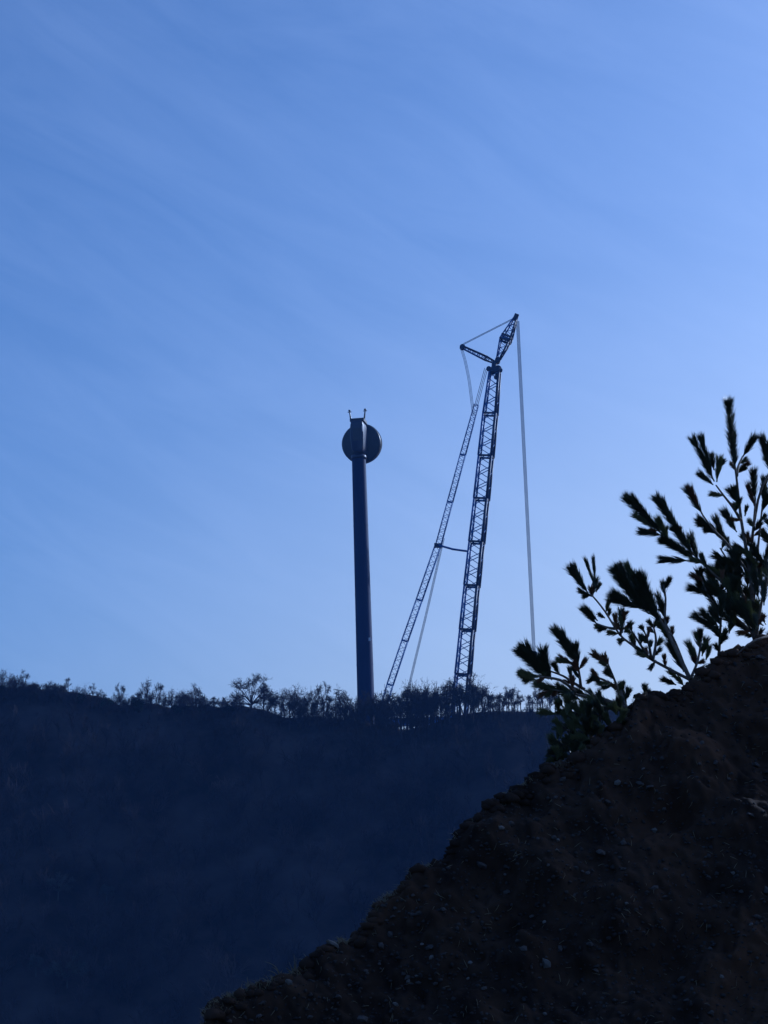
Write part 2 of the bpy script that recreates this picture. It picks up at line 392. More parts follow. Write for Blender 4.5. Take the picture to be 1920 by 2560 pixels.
# boom axis surveyed along its height
BP = [(1147, 1800), (1156, 1700), (1173, 1526), (1184, 1420), (1199, 1290), (1212, 1165), (1221, 1080), (1228, 1010), (1237, 931)]
bp3 = [at(px, py, CY) for px, py in BP]
bl = [0.0]
for a, b in zip(bp3[:-1], bp3[1:]): bl.append(bl[-1] + (b - a).length)
def boom_at(l): return Vector([float(np.interp(l, bl, [p[k] for p in bp3])) for k in range(3)])
NB = 8
BW = 33 * CS
for k in range(NB):
    f0, f1 = k / NB * bl[-1], (k + 1) / NB * bl[-1]
    w0 = BW if k < NB - 1 else BW * .95; w1 = BW * .95 if k < NB - 1 else BW * .72
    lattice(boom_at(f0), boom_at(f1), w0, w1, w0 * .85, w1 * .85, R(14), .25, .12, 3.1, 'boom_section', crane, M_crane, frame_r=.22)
t, s, d = frame_of(bp3[0], bp3[-1], R(13))
for off in (-.25, .05, .35):
    m = MB(); m.tube([boom_at(f * bl[-1]) - s * BW * (.36 + off * .1) + d * off for f in np.linspace(0, 1, 9)], .06, 5)
    build(m, 'hoist_rope', M_crane_d, crane, False, CO)
# boom head
hd = at(1238, 926, CY)
m = MB(); m.box(hd, s * 1.35, d * 1.1, t * .5); m.box(hd + t * 1.2 + s * .35, s * .55, d * .7, t * .9)
head = build(m, 'boom_head', M_crane_d, crane, False, CO)
for (px, py, r_) in ((1222, 921, .62), (1245, 921, .85), (1241, 942, .6), (1251, 925, .55)):
    c = at(px, py, CY - .9); m = MB(); m.lathe(c, (0, 1, 0), [(0, r_ * .6), (0.03, r_), (.25, r_ * .85), (.5, r_), (.53, r_ * .6)], 24); build(m, 'sheave', M_crane_d, head, False, CO)
# fly jib: root narrow, waist wide, tip narrow
j0, j1, j2, j3 = at(1246, 897, CY), at(1263, 852, CY), at(1268, 842, CY), at(1288, 797, CY)
lattice(j0, j1, .8, 2.4, .8, 2.0, R(15), .17, .08, 1.5, 'jib_section', crane, M_crane, frame_r=.14)
lattice(j1, j2, 2.4, 2.3, 2.0, 2.0, R(15), .19, .12, 1.1, 'jib_section', crane, M_crane, frame_r=.28)
lattice(j2, j3, 2.3, .8, 2.0, .8, R(15), .17, .08, 1.5, 'jib_section', crane, M_crane, frame_r=.14)
m = MB(); tj = (j3 - j0).normalized(); sj = tj.cross(Vector((0, 1, 0))).normalized()
m.box(j3 + tj * .45, tj * .75, sj * .55, Vector((0, .6, 0))); tip = build(m, 'jib_tip', M_crane_d, crane, False, CO)
m = MB(); m.lathe(at(1289, 794, CY - .5), (0, 1, 0), [(0, .4), (.05, .62), (.5, .52), (.95, .62), (1, .4)], 24); build(m, 'sheave', M_crane_d, tip, False, CO)
jb = at(1244, 902, CY); m = MB(); m.lathe(jb - Vector((0, 1, 0)), (0, 1, 0), [(0, .55), (.05, .7), (1.95, .7), (2, .55)], 20); build(m, 'jib_pivot', M_crane_d, crane, False, CO)
# jib strut
k0, k1 = at(1236, 906, CY), at(1156, 868, CY)
km = k0.lerp(k1, .28)
lattice(k0, km, .5, 1.0, .7, 1.2, R(8), .14, .08, 1.3, 'strut_section', crane, M_crane_d, frame_r=.15)
lattice(km, k1, 1.0, .6, 1.2, .8, R(8), .14, .08, 1.3, 'strut_section', crane, M_crane, frame_r=.15)
m = MB(); m.lathe(k1 - Vector((0, .6, 0)), (0, 1, 0), [(0, .5), (.05, .68), (1.15, .68), (1.2, .5)], 20); build(m, 'strut_head', M_crane_d, crane, False, CO)
def ropes(name, pts, n, width, r_, sag=0.0, wdir=None):
    for q in range(n):
        m = MB(); o = (q / (n - 1) - .5) * width if n > 1 else 0
        t_ = (Vector(pts[-1]) - Vector(pts[0])).normalized(); s_ = (wdir or (t_.cross(Vector((0, 1, 0))).normalized() * .9 + Vector((0, .45, 0))))
        pp = []
        N = 10
        for i in range(N + 1):
            f = i / N; L_ = f * (len(pts) - 1); i0 = min(int(L_), len(pts) - 2); p = Vector(pts[i0]).lerp(Vector(pts[i0 + 1]), L_ - i0)
            pp.append(p + s_ * o + Vector((0, 0, -1)) * sag * 4 * f * (1 - f))
        m.tube(pp, r_, 5); build(m, name, M_rope, crane, False, CO)
ropes('jib_pendant', [at(1159, 860, CY), at(1283, 797, CY)], 2, .30, .07)
ropes('strut_backstay', [at(1154, 872, CY), at(1163, 902, CY), at(1173, 950, CY), at(1184, 1040, CY)], 3, .62, .055)
for (a, b, w0, w1) in (((1096, 1362), (1125, 1255), 13.5, 13.5), ((1125, 1255), (1157, 1137), 13.5, 13.5), ((1157, 1137), (1191, 1012), 13.5, 11.0)):
    lattice(at(*a, CY + 2), at(*b, CY + 2), w0 * CS, w1 * CS, .9, .9, R(7), .085, .06, 1.8, 'stay_section', crane, M_crane_p, frame_r=.08)
ropes('boom_pendant', [at(1215, 922, CY), at(1191, 1012, CY + 2)], 3, .8, .07)
ropes('boom_pendant', [at(1109, 1345, CY + 3), at(1067, 1530, CY + 3), at(1026, 1700, CY + 3), at(1006, 1790, CY + 3)], 3, .45, .06)
# derrick mast, lattice, faint and slim
dm = [(949, 1800), (975, 1712), (1012, 1602), (1048, 1500), (1095, 1364)]
dp = [at(px, py, CY + 2) for px, py in dm]
for a, b in zip(dp[:-1], dp[1:]):
    a2, b2 = a, b
    lattice(a2, b2, 15.0 * CS, 14.5 * CS, 1.2, 1.2, R(6), .085, .06, 2.2, 'derrick_section', crane, M_crane_p, frame_r=.08)
m = MB(); m.box(dp[-1], Vector((.9, 0, -.1)), Vector((0, .7, 0)), Vector((0, 0, .45))); build(m, 'derrick_head', M_crane_d, crane, False, CO)
m = MB(); p0, p1 = at(1096, 1363, CY + .8), at(1168, 1378, CY + .8)
m.tube([p0, p0.lerp(p1, .5) - Vector((0, 0, .25)), p1], .26, 8); build(m, 'spreader_bar', M_crane, crane, True, CO)
# load line and hook
lt = at(1294, 802, CY); hb = at(1332, 1628, CY)
for q, o in enumerate((-.34, -.115, .115, .34)):
    m = MB(); m.tube([(lt.x + o, CY + (q - 1.5) * .12, lt.z), (lt.x + o, CY + (q - 1.5) * .12, hb.z)], .066, 6)
    build(m, 'load_line', M_rope, crane, False, CO)
m = MB(); c = Vector((lt.x, CY, hb.z - .7))
m.lathe(c - Vector((0, .35, 0)), (0, 1, 0), [(0, .5), (.05, .75), (.65, .75), (.7, .5)], 20)
m.tube([c - Vector((0, 0, .7)), c - Vector((0, 0, 1.3)), c + Vector((.35, 0, -1.7)), c + Vector((.1, 0, -2.1)), c + Vector((-.35, 0, -1.9))], [.16, .16, .18, .16, .06], 8)
build(m, 'hook_block', M_crane_d, crane, False, CO)
# carrier, behind the trees
bx = (foot.x + dp[0].x) / 2; gzc = CO.z
m = MB(); m.box((bx, CY + .5, gzc + 2.6), (11.0, 0, 0), (0, 2.0, 0), (0, 0, .8)); m.box((dp[0].x, CY + .5, gzc + 4.2), (1.8, 0, 0), (0, 2.6, 0), (0, 0, 1.2)); build(m, 'machine_deck', M_crane, crane, False, CO)
for sy in (-3.2, 4.2):
    m = MB(); prof = [(-6, .2), (-6.6, .9), (-6, 1.7), (6, 1.7), (6.6, .9), (6, .2)]
    vs_ = [(foot.x + px_, CY + sy + w, gzc + pz_) for w in (-.8, .8) for (px_, pz_) in prof]
    m.add(vs_, [(0, 1, 2, 3, 4, 5), (11, 10, 9, 8, 7, 6)] + [(i, 6 + i, 6 + (i + 1) % 6, (i + 1) % 6) for i in range(6)]); build(m, 'crawler_track', M_crane_d, crane, False, CO)

# ------------------------------------------------------------------ bare trees on the ridge
def tree_skel(rs, h, spread, trunk_frac, levels, kids, curl=.25, up=.25):
    segs = []; trunk = []
    def grow(p, d, ln, r, lev):
        n = 3; q = p
        for i in range(n):
            d2 = (d + Vector((rs.gauss(0, curl), rs.gauss(0, curl), rs.gauss(0, curl) + up * .25))).normalized()
            q2 = q + d2 * ln / n
            (trunk if lev == 0 else segs).append((q, q2, r * (1 - .25 * i / n), r * (1 - .25 * (i + 1) / n)))
            if lev < levels and (lev > 0 or i >= 1):
                for _ in range(kids[lev] if lev < len(kids) else 2):
                    az = rs.uniform(0, 2 * math.pi); o = d2.orthogonal().normalized(); o = (Matrix.Rotation(az, 3, d2) @ o)
                    nd = (d2 * rs.uniform(.5, 1.0) + o * spread * rs.uniform(.6, 1.2) + Vector((0, 0, up))).normalized()
                    grow(q.lerp(q2, rs.uniform(.2, 1)), nd, ln * rs.uniform(.5, .8), max(r * .55, .027), lev + 1)
            q, d = q2, d2
    grow(Vector((0, 0, -.6)), Vector((rs.gauss(0, .06), rs.gauss(0, .06), 1)).normalized(), h * trunk_frac, h * .017 + .03, 0)
    mz = max(max(s[0].z, s[1].z) for s in segs)
    k = h / mz
    return ([(a * k, b * k, r1, r2) for a, b, r1, r2 in trunk], [(a * k, b * k, r1, r2) for a, b, r1, r2 in segs])
def segs_mesh(name, segs, m_, n=3):
    m = MB()
    for a, b, r1, r2 in segs: m.tube([a, b], [r1, r2], n, False)
    return m.mesh(name, m_)
def bunch_tree(rs, h, w, bunches, fork, twigs, br_):
    """trunk that forks low into limbs, each limb ending in a rounded bunch of twigs; h = height, w = crown half-width"""
    trunk, segs = [], []
    lean = Vector((rs.gauss(0, .05) * h, rs.gauss(0, .05) * h, 0)); f = Vector((0, 0, h * fork)) + lean * fork; r0_ = h * .016 + .05
    trunk.append((Vector((0, 0, -.8)), f * .5, r0_ * 1.15, r0_)); trunk.append((f * .5, f, r0_, r0_ * .85))
    trunk.append((f, f + Vector((rs.gauss(0, .3), rs.gauss(0, .3), h * .2)), r0_ * .7, r0_ * .4))
    for k in range(bunches):
        az = 2 * math.pi * (k * .618) + rs.uniform(-.3, .3); e = rs.random()
        el_ = .02 + .98 * e; rr = w * math.sqrt(max(0, 1 - (el_ * .92) ** 2)) * rs.uniform(.75, 1.05)
        c = Vector((rr * math.cos(az), rr * math.sin(az), h * fork + (h - h * fork - br_) * el_ * rs.uniform(.85, 1.0))) + lean * .6
        q = f * rs.uniform(.65, 1.0); mid = q.lerp(c, .55) + Vector((rs.gauss(0, .15), rs.gauss(0, .15), rs.uniform(.0, .35)))
        segs += [(q, mid, r0_ * .5, r0_ * .32), (mid, c, r0_ * .32, .05)]
        for _ in range(twigs):
            d = Vector((rs.gauss(0, 1), rs.gauss(0, 1), rs.gauss(.25, .9))).normalized(); st = mid.lerp(c, rs.uniform(.5, 1.0)); L_ = br_ * rs.uniform(.5, 1.05)
            m1 = st + d * L_ * .5 + Vector((rs.gauss(0, .1), rs.gauss(0, .1), rs.gauss(0, .1))); e_ = st + d * L_ + Vector((0, 0, .08))
            segs += [(st, m1, .030, .026), (m1, e_, .026, .018)]
            for _ in range(2):
                d2 = (d + Vector((rs.gauss(0, .6), rs.gauss(0, .6), rs.gauss(.1, .6)))).normalized(); segs.append((m1, m1 + d2 * L_ * .5, .022, .016))
    return trunk, segs
PROTO = []
for i, (w, nb, fk, tw, br_) in enumerate([(2.6, 11, .26, 24, 1.3), (1.9, 9, .3, 22, 1.2), (3.2, 12, .2, 24, 1.35), (1.5, 8, .36, 22, 1.1), (2.3, 10, .24, 22, 1.3), (2.8, 10, .3, 22, 1.35), (2.1, 9, .22, 22, 1.3), (3.4, 12, .18, 22, 1.4), (1.5, 9, .5, 20, 1.0), (1.2, 8, .56, 20, .9)]):
    rs = random.Random(40 + i); tr, cr_ = bunch_tree(rs, 8.0, w, nb, fk, tw, br_)
    PROTO.append((segs_mesh('trunk', tr, M_bark, 6), segs_mesh('crown', cr_, M_bark, 3)))
    if i in (1, 3, 4, 6):      # a second, twiggier build of tree, so that the row is mixed
        tr, cr_ = tree_skel(rs, 8.0, (.9, .8, 1.0, .75)[i // 2 if i > 1 else 0], .45, 4, (3, 2, 2, 2), .18, .18)
        if len(cr_) > 2200: cr_ = cr_[:200] + rs.sample(cr_[200:], 2000)
        PROTO.append((segs_mesh('trunk', tr, M_bark, 6), segs_mesh('crown', cr_, M_bark, 3)))
# dense evergreen crown: many small leaf faces through a lumpy volume
def leaf_cloud(rs, n, rx, rz, leaf, lumps):
    cs = [(Vector((rs.uniform(-1, 1) * rx * .65, rs.uniform(-1, 1) * rx * .5, rs.uniform(.35, 1.0) * rz)), rs.uniform(.35, .6) * rx) for _ in range(lumps)]
    v = []; f = []
    for _ in range(n):
        c, r_ = rs.choice(cs); d = Vector((rs.gauss(0, 1), rs.gauss(0, 1), rs.gauss(0, 1))).normalized()
        p = c + d * r_ * rs.uniform(.35, 1.0) ** .5; p.z = max(p.z, -.3)
        a = Vector((rs.gauss(0, 1), rs.gauss(0, 1), rs.gauss(0, 1))).normalized(); b = a.orthogonal().normalized(); l = leaf * rs.uniform(.6, 1.4)
        k = len(v); v += [p - a * l, p + b * l * .5, p + a * l, p - b * l * .5]; f.append((k, k + 1, k + 2, k + 3))
    m = MB(); m.v = [tuple(q) for q in v]; m.f = f
    return m
EVER = []
for i in range(3):
    rs = random.Random(90 + i)
    t_ = MB(); t_.tube([(0, 0, -.6), (.1, 0, 1.2), (0, .1, 2.6)], [.16, .13, .06], 6); EVER.append((t_.mesh('trunk', M_bark), leaf_cloud(rs, 1500, 2.1, 3.2, .22, 8).mesh('crown', M_ever)))

def ordinal(n): return (['first', 'second', 'third', 'fourth', 'fifth', 'sixth', 'seventh', 'eighth', 'ninth', 'tenth', 'eleventh', 'twelfth', 'thirteenth', 'fourteenth', 'fifteenth', 'sixteenth', 'seventeenth', 'eighteenth', 'nineteenth', 'twentieth'] + ['twenty-' + w for w in ('first', 'second', 'third', 'fourth', 'fifth', 'sixth', 'seventh', 'eighth', 'ninth')])[n]
# (photo x, crown height in photo pixels, prototype, width factor) along the crest
TREES = []
def row(x0, x1, n, h0, h1, wf=(.8, 1.15)):
    for q in range(n):
        px = x0 + (x1 - x0) * (q + .5 + random.uniform(-.3, .3)) / n
        TREES.append((px, random.uniform(h0, h1), random.randrange(12), random.uniform(*wf)))
row(2, 92, 7, 42, 60); TREES.append((55, 52, 2, 1.2)); row(100, 175, 6, 32, 50); TREES += [(185, 52, 1, .8), (228, 46, 3, .85), (246, 50, 6, .9), (268, 38, 4, .9)]
TREES += [(292, 56, 5, .8), (300, 62, 3, .6), (318, 42, 0, .8), (334, 50, 4, .9), (352, 58, 6, 1.0), (366, 66, 1, .8), (378, 44, 2, 1.0), (398, 60, 3, .7), (412, 36, 5, 1), (428, 58, 1, .6), (440, 40, 4, .7)]
TREES += [(462, 50, 0, 1.0), (476, 72, 2, 1.15), (488, 66, 6, 1.0), (503, 56, 0, 1.1), (520, 48, 5, 1.0), (536, 38, 4, 1.1), (552, 24, 2, 1.1), (588, 30, 7, 1.3)]
LONE = (628, 94, 0, 1.25); LONE_W = 1.0
TREES += [(664, 34, 7, 1.2), (680, 30, 2, 1.1), (700, 26, 5, 1.1), (722, 52, 4, .9), (736, 58, 0, 1.2), (752, 58, 2, 1.1), (768, 66, 6, .9), (780, 82, 1, .65), (792, 60, 5, 1.0), (808, 92, 3, .6), (818, 66, 4, .9),
          (832, 70, 0, .9), (852, 96, 1, .75), (862, 76, 6, .85), (878, 86, 5, .9), (890, 70, 2, 1.0), (902, 60, 4, .8)]
row(936, 1010, 11, 80, 108, (.6, .85)); TREES += [(967, 102, 3, .6), (1026, 132, 1, .55)]
row(1012, 1075, 12, 92, 122, (.65, .9)); row(1075, 1135, 11, 84, 112, (.6, .85)); row(1138, 1200, 11, 74, 94, (.65, .9)); row(1202, 1290, 12, 58, 78, (.7, 1.0)); row(1290, 1400, 12, 50, 72, (.7, 1.1)); row(650, 905, 24, 48, 82, (.7, 1.05)); row(205, 600, 22, 28, 48, (.8, 1.2)); row(0, 200, 16, 38, 56, (.9, 1.25)); row(892, 956, 8, 66, 92, (.7, .95)); row(400, 610, 8, 34, 52, (.9, 1.2)); row(930, 1200, 6, 92, 122, (.6, .85))
TREES[:] = [(t[0], t[1], random.choice((1, 4, 5, 10, 12, 13, 12, 13, 2)), t[3]) if t[0] > 925 else t for t in TREES]
def pround(): return random.uniform(-5.5, -.3)
LAND = [(-20, 'the picture edge'), (310, 'the first dip'), (LONE[0], 'the lone round tree'), (715, 'the second dip'), (921, 'the turbine tower'), (1150, 'the crane boom'), (1335, 'the hoist line')]
TREES.sort(key=lambda t: t[0])
def place_tree(px, hpx, pi, wf, label, group=None, protos=PROTO, name='bare_tree', base_h=8.0, dy=None):
    Y = RIDGE_Y + (pround() if dy is None else dy)
    x = at(px, 1760, Y).x; z = float(terrain(x, Y))
    sc = hpx * (RIDGE_Y / FPX) * (1.16 if name == 'bare_tree' else 1.03) / base_h
    o = thing(name, (x, Y, z), label, 'tree' if name != 'evergreen_shrub' else 'shrub', group)
    o.rotation_euler = (0, 0, random.uniform(0, 6.28)); o.scale = (sc * wf, sc * wf, sc)
    for nm, me in zip(('trunk', 'crown'), protos[pi]): link(nm, me, o)
    return o
for k in range(len(LAND)):
    x0 = LAND[k][0]; x1 = LAND[k + 1][0] if k + 1 < len(LAND) else 1e9
    seg = [t for t in TREES if x0 <= t[0] < x1]
    n = len(seg); half = n if k + 1 == len(LAND) else (n + 1) // 2
    hs = sorted(t[1] for t in seg)
    for q, t in enumerate(seg):
        size = 'low' if t[1] < hs[n // 3] else ('tall' if t[1] > hs[2 * n // 3] else 'mid-height')
        form = 'slim' if t[3] < .75 else ('broad' if t[3] > 1.05 else 'bare')
        if q < half: lab = f'{size} {form} ridge tree, {ordinal(q)} right of {LAND[k][1]}'
        else: lab = f'{size} {form} ridge tree, {ordinal(n - 1 - q)} left of {LAND[k + 1][1]}'
        place_tree(t[0], t[1], t[2], t[3], lab.replace('right of the picture edge', 'right of the left picture edge'), 'bare trees along the ridge')
# the lone tree: its own broad rounded crown
rs = random.Random(7); tr, cr_ = bunch_tree(rs, 8.0, 5.0, 24, .16, 30, 1.25)
place_tree(*LONE[:2], 0, LONE_W, 'lone bare tree with the broadest rounded crown, on the ridge beside a dark mound', 'bare trees along the ridge', protos=[(segs_mesh('trunk', tr, M_bark, 8), segs_mesh('crown', cr_, M_bark, 3))], dy=-1)
for (px, hpx, wf, lab) in [(12, 26, 1.6, 'dark evergreen shrub at the left end of the ridge'), (74, 32, 1.0, 'dark pointed evergreen shrub between the leftmost bare trees'), (144, 30, 1.5, 'broad dark domed evergreen shrub, highest mound left of the first dip'),
                           (200, 26, 1.3, 'small dark evergreen shrub between the domed shrub and the first dip'), (266, 30, 1.1, 'dark evergreen shrub on the lip of the first dip'), (348, 34, 1.2, 'dark evergreen shrub just past the first dip'),
                           (446, 26, 1.1, 'low dark evergreen shrub beside a narrow notch of sky'), (510, 24, 1.3, 'low dark evergreen shrub under the row of bare trees before the mound'), (578, 20, 2.0, 'dark rounded evergreen mound at the foot of the lone tree')]:
    place_tree(px, hpx, random.randrange(3), wf, lab, 'dark evergreen shrubs on the ridge', EVER, 'evergreen_shrub', 3.6, -3)

# ------------------------------------------------------------------ woods on the hill face
def simple_tree(rs):
    tr, cr_ = tree_skel(rs, 7.0, .7, .55, 2, (3, 3), .18, .3)
    v = []; f = []
    for a, b, r1, r2 in tr + cr_:
        m = MB(); m.tube([a, b], [max(r1, .05), max(r2, .04)], 3, False); k = len(v); v += m.v; f += [tuple(i + k for i in q) for q in m.f]
    return np.array(v), np.array(f)
SP = [simple_tree(random.Random(200 + i)) for i in range(5)]
VV, FF, off = [], [], 0
N_T = 2600
tx = rng.uniform(-150, 190, N_T); ty = 324 + (RIDGE_Y - 328) * rng.uniform(0, 1, N_T) ** .8
tz = terrain(tx, ty)
for i in range(N_T):
    v, f = SP[i % 5]; a = rng.uniform(0, 6.28); s_ = rng.uniform(.6, 1.15) * (1 if ty[i] < 418 else .45); c, s2 = math.cos(a) * s_, math.sin(a) * s_
    VV.append(np.stack([v[:, 0] * c - v[:, 1] * s2 + tx[i], v[:, 0] * s2 + v[:, 1] * c + ty[i], v[:, 2] * s_ + tz[i] - .3], 1)); FF.append(f + off); off += len(v)
wood = link('hillside_wood', np_mesh('hillside_wood', np.concatenate(VV), np.concatenate(FF), M_wood))
wood['kind'] = 'stuff'; wood['label'] = 'leafless wood covering the shaded hillside'; wood['category'] = 'wood'
UV, UF, off = [], [], 0
n_u = 1370
ux = np.concatenate([rng.uniform(-125, 160, 1150), rng.uniform(-4, 16, 220)]); uy = RIDGE_Y + rng.uniform(-9, 3, n_u); uz = terrain(ux, uy)
for i in range(n_u):
    v, f = SP[i % 5]; a = rng.uniform(0, 6.28); s_ = rng.uniform(.08, .22) * (1.25 if i > 1150 else 1); c, s2 = math.cos(a) * s_ * 1.5, math.sin(a) * s_ * 1.5
    UV.append(np.stack([v[:, 0] * c - v[:, 1] * s2 + ux[i], v[:, 0] * s2 + v[:, 1] * c + uy[i], v[:, 2] * s_ + uz[i]], 1)); UF.append(f + off); off += len(v)
ug = link('undergrowth', np_mesh('undergrowth', np.concatenate(UV), np.concatenate(UF), M_bark))
ug['kind'] = 'stuff'; ug['label'] = 'low twiggy undergrowth fringing the ridge crest'; ug['category'] = 'undergrowth'
# the few paler trees one can pick out low on the hillside
def face_point(px, py):
    d = (at(px, py, 10) - EYE); d = d / d.y
    for Y in np.arange(300, 432, .5):
        p = EYE + d * Y
        if float(terrain(p.x, Y)) >= p.z: return p
    return EYE + d * 380
def pale_cone(px, py, hpx, wpx, lab):
    p = face_point(px, py + hpx / 2); k = p.y / FPX; rs = random.Random(int(px)); h, w = hpx * k, wpx * k / 2
    o = thing('pale_tree', p + Vector((0, -3, -1)), lab, 'tree', 'paler trees low on the hillside'); tr, cr_ = bunch_tree(rs, h, w, 16, .2, 34, h * .16)
    link('trunk', segs_mesh('trunk', tr, M_pale, 5), o); link('crown', segs_mesh('crown', cr_, M_pale, 3), o)
pale_cone(152, 2195, 70, 80, 'faint pale bare tree on the dark hillside, upper one near the left edge')
pale_cone(272, 2212, 40, 40, 'small faint pale tree right of the taller pale one on the dark hillside')
pale_cone(175, 2400, 90, 110, 'broad faint pale tree low on the dark hillside near the bottom left corner')
pale_cone(98, 2392, 50, 40, 'narrow faint pale tree left of the broad pale one near the bottom left corner')

# ------------------------------------------------------------------ stones and litter on the bank
def rock_mesh(rs, name, m_, sub=1):
    import bmesh
    bm = bmesh.new(); bmesh.ops.create_icosphere(bm, subdivisions=sub, radius=1)
    sx_, sy_, sz_ = rs.uniform(.8, 1.3), rs.uniform(.7, 1.1), rs.uniform(.45, .8); o = Vector((rs.uniform(0, 50), 0, 0))
    for v in bm.verts:
        k = 1 + noise.noise(v.co * 1.3 + o) * .55; v.co = Vector((v.co.x * sx_ * k, v.co.y * sy_ * k, v.co.z * sz_ * k))
    me = bpy.data.meshes.new(name); bm.to_mesh(me); bm.free(); me.materials.append(m_); return me
ROCK = [rock_mesh(random.Random(300 + i), 'stone', M_stone) for i in range(6)]
PROCK = [rock_mesh(random.Random(330 + i), 'stone', M_pstone) for i in range(4)]
def in_bank(px, py):
    cpx = [p[0] for p in CP]; cpy = [p[1] for p in CP]
    return py > np.interp(px, cpx, cpy) + 6
def put_rock(px, py, size_px, pale, parent=bank):
    h, n = on_bank(px, py)
    if h is None or h.y > 12: return None
    s_ = size_px / 2 * h.y / FPX
    o = link('stone', random.choice(PROCK if pale else ROCK), parent, h + n * s_ * .15)
    o.rotation_euler = (random.uniform(-.5, .5), random.uniform(-.5, .5), random.uniform(0, 6.28)); o.scale = (s_, s_, s_); return o
cnt = 0
while cnt < 150:
    px, py = random.uniform(520, 1915), random.uniform(1600, 2555)
    if in_bank(px, py) and put_rock(px, py, random.choice((9, 10, 12, 14, 18, 24)) * random.uniform(.8, 1.2), random.random() < .04): cnt += 1
for (px, py, s_) in [(1362, 2306, 13), (1567, 2259, 12), (1395, 2100, 10), (1262, 2186, 10), (1040, 2440, 11), (1020, 2453, 14), (1078, 2394, 12), (1175, 2408, 13), (1362, 2535, 13), (1252, 2070, 20), (1055, 2360, 11), (988, 2512, 15), (1877, 2312, 14), (1607, 1922, 10), (720, 2456, 18), (692, 2448, 12)]:
    put_rock(px, py, s_, True)
# gravel: thousands of small bits
gv, gf, off = [], [], 0
ico = rock_mesh(random.Random(5), 'gravel_bit', M_peb, 1); iv = np.array([v.co[:] for v in ico.vertices]); ifc = np.array([p.vertices[:] for p in ico.polygons]); 
import bmesh
bmx = bmesh.new(); bmesh.ops.create_icosphere(bmx, subdivisions=1, radius=1); iv = np.array([v.co[:] for v in bmx.verts]); ifc = np.array([[v.index for v in f.verts] for f in bmx.faces]); bmx.free()
n_done = 0
while n_done < 4000:
    px, py = random.uniform(480, 2050), random.uniform(1560, 2600)
    if not in_bank(px, py): continue
    h, n = on_bank(px, py)
    if h is None or h.y > 12: continue
    s_ = random.choice((.004, .005, .006, .008, .011)) * random.uniform(.8, 1.3)
    q = iv * (1 + .5 * rng.uniform(-1, 1, iv.shape)) * s_ * np.array([1, rng.uniform(.6, 1), rng.uniform(.4, .9)])
    a = rng.uniform(0, 6.28); c, s2 = math.cos(a), math.sin(a)
    q = np.stack([q[:, 0] * c - q[:, 1] * s2, q[:, 0] * s2 + q[:, 1] * c, q[:, 2]], 1)
    gv.append(q + np.array(h)); gf.append(ifc + off); off += len(iv); n_done += 1
g = link('gravel', np_mesh('gravel', np.concatenate(gv), np.concatenate(gf), M_peb)); g['kind'] = 'stuff'; g['label'] = 'loose gravel scattered over the dark bank'; g['category'] = 'gravel'
# dry straw and needles fallen on the face
sv, sf = [], []
for _ in range(650):
    px, py = random.uniform(490, 1990), random.uniform(1580, 2590)
    if not in_bank(px, py): continue
    h, n = on_bank(px, py)
    if h is None or h.y > 12: continue
    d = Vector((random.gauss(0, 1), random.gauss(0, 1), random.gauss(0, 1))); d = (d - n * d.dot(n) * .85).normalized(); e = d.cross(n).normalized(); l = random.uniform(.012, .05); w = .0014
    p = h + n * .006; b = p + d * l * .5 + n * random.uniform(0, .012); c = p + d * l; k = len(sv)
    sv += [p - e * w, p + e * w, b + e * w, b - e * w, c]; sf += [(k, k + 1, k + 2), (k, k + 2, k + 3), (k + 3, k + 2, k + 4)]
st = link('fallen_litter', np_mesh('fallen_litter', np.array([v[:] for v in sv]), np.array(sf), M_straw)); st['kind'] = 'stuff'; st['label'] = 'dry straw and fallen needles scattered over the dark bank'; st['category'] = 'litter'
# the pale stone on the crest
h = at(832, 2360, bank_Y(832) - .02); o = link('stone', PROCK[1], None, h); s_ = 17 * 8.4 / FPX; o.scale = (s_ * 1.15, s_, s_ * .75); o.rotation_euler = (.1, .5, .4)
tag(o, 'pale stone perched on the edge of the dark bank above the grass stalks', 'stone')

# ragged fringe: clods and short dry grass right on the edge, catching the light from behind
fv, ff, kv, kf, koff = [], [], [], [], 0
ccl = np.array([p[0] for p in CP], float)
for _ in range(2600):
    px = random.uniform(500, 1560) if random.random() < .75 else random.uniform(1560, 1930)
    py = float(np.interp(px, ccl, [p[1] for p in CP])) + abs(random.gauss(0, 7)); b = at(px, py, bank_Y(px) - random.uniform(-.03, .05)); b = drop(b)
    if noise.noise(Vector((px * .013, 3, 0))) < -.12: continue
    d = Vector((random.gauss(-.35, .5), random.gauss(0, .4), random.uniform(.25, 1.0))).normalized(); e = d.cross(Vector((0, 1, 0))).normalized(); l = random.uniform(.012, .045) * (1.2 if px < 1150 else .7); w = .0013; k = len(fv)
    m1 = b + d * l * .6; t_ = b + d * l + Vector((random.gauss(0, .2) * l, 0, -.2 * l))
    fv += [b - e * w, b + e * w, m1 + e * w * .8, m1 - e * w * .8, t_]; ff += [(k, k + 1, k + 2), (k, k + 2, k + 3), (k + 3, k + 2, k + 4)]
fr = link('grass_fringe', np_mesh('grass_fringe', np.array([v[:] for v in fv]), np.array(ff), M_straw)); fr['kind'] = 'stuff'; fr['label'] = 'short dry grass fringing the edge of the bank'; fr['category'] = 'grass'
for _ in range(520):
    px = random.uniform(500, 1925); py = float(np.interp(px, ccl, [p[1] for p in CP])) + random.uniform(0, 26)
    b = drop(at(px, py, bank_Y(px) - random.uniform(-.02, .06))); s_ = random.choice((.008, .012, .016, .022, .032)) * random.uniform(.8, 1.2)
    q = iv * (1 + .45 * rng.uniform(-1, 1, iv.shape)) * s_ * np.array([1.2, 1, .75]); kv.append(q + np.array(b)); kf.append(ifc + koff); koff += len(iv)
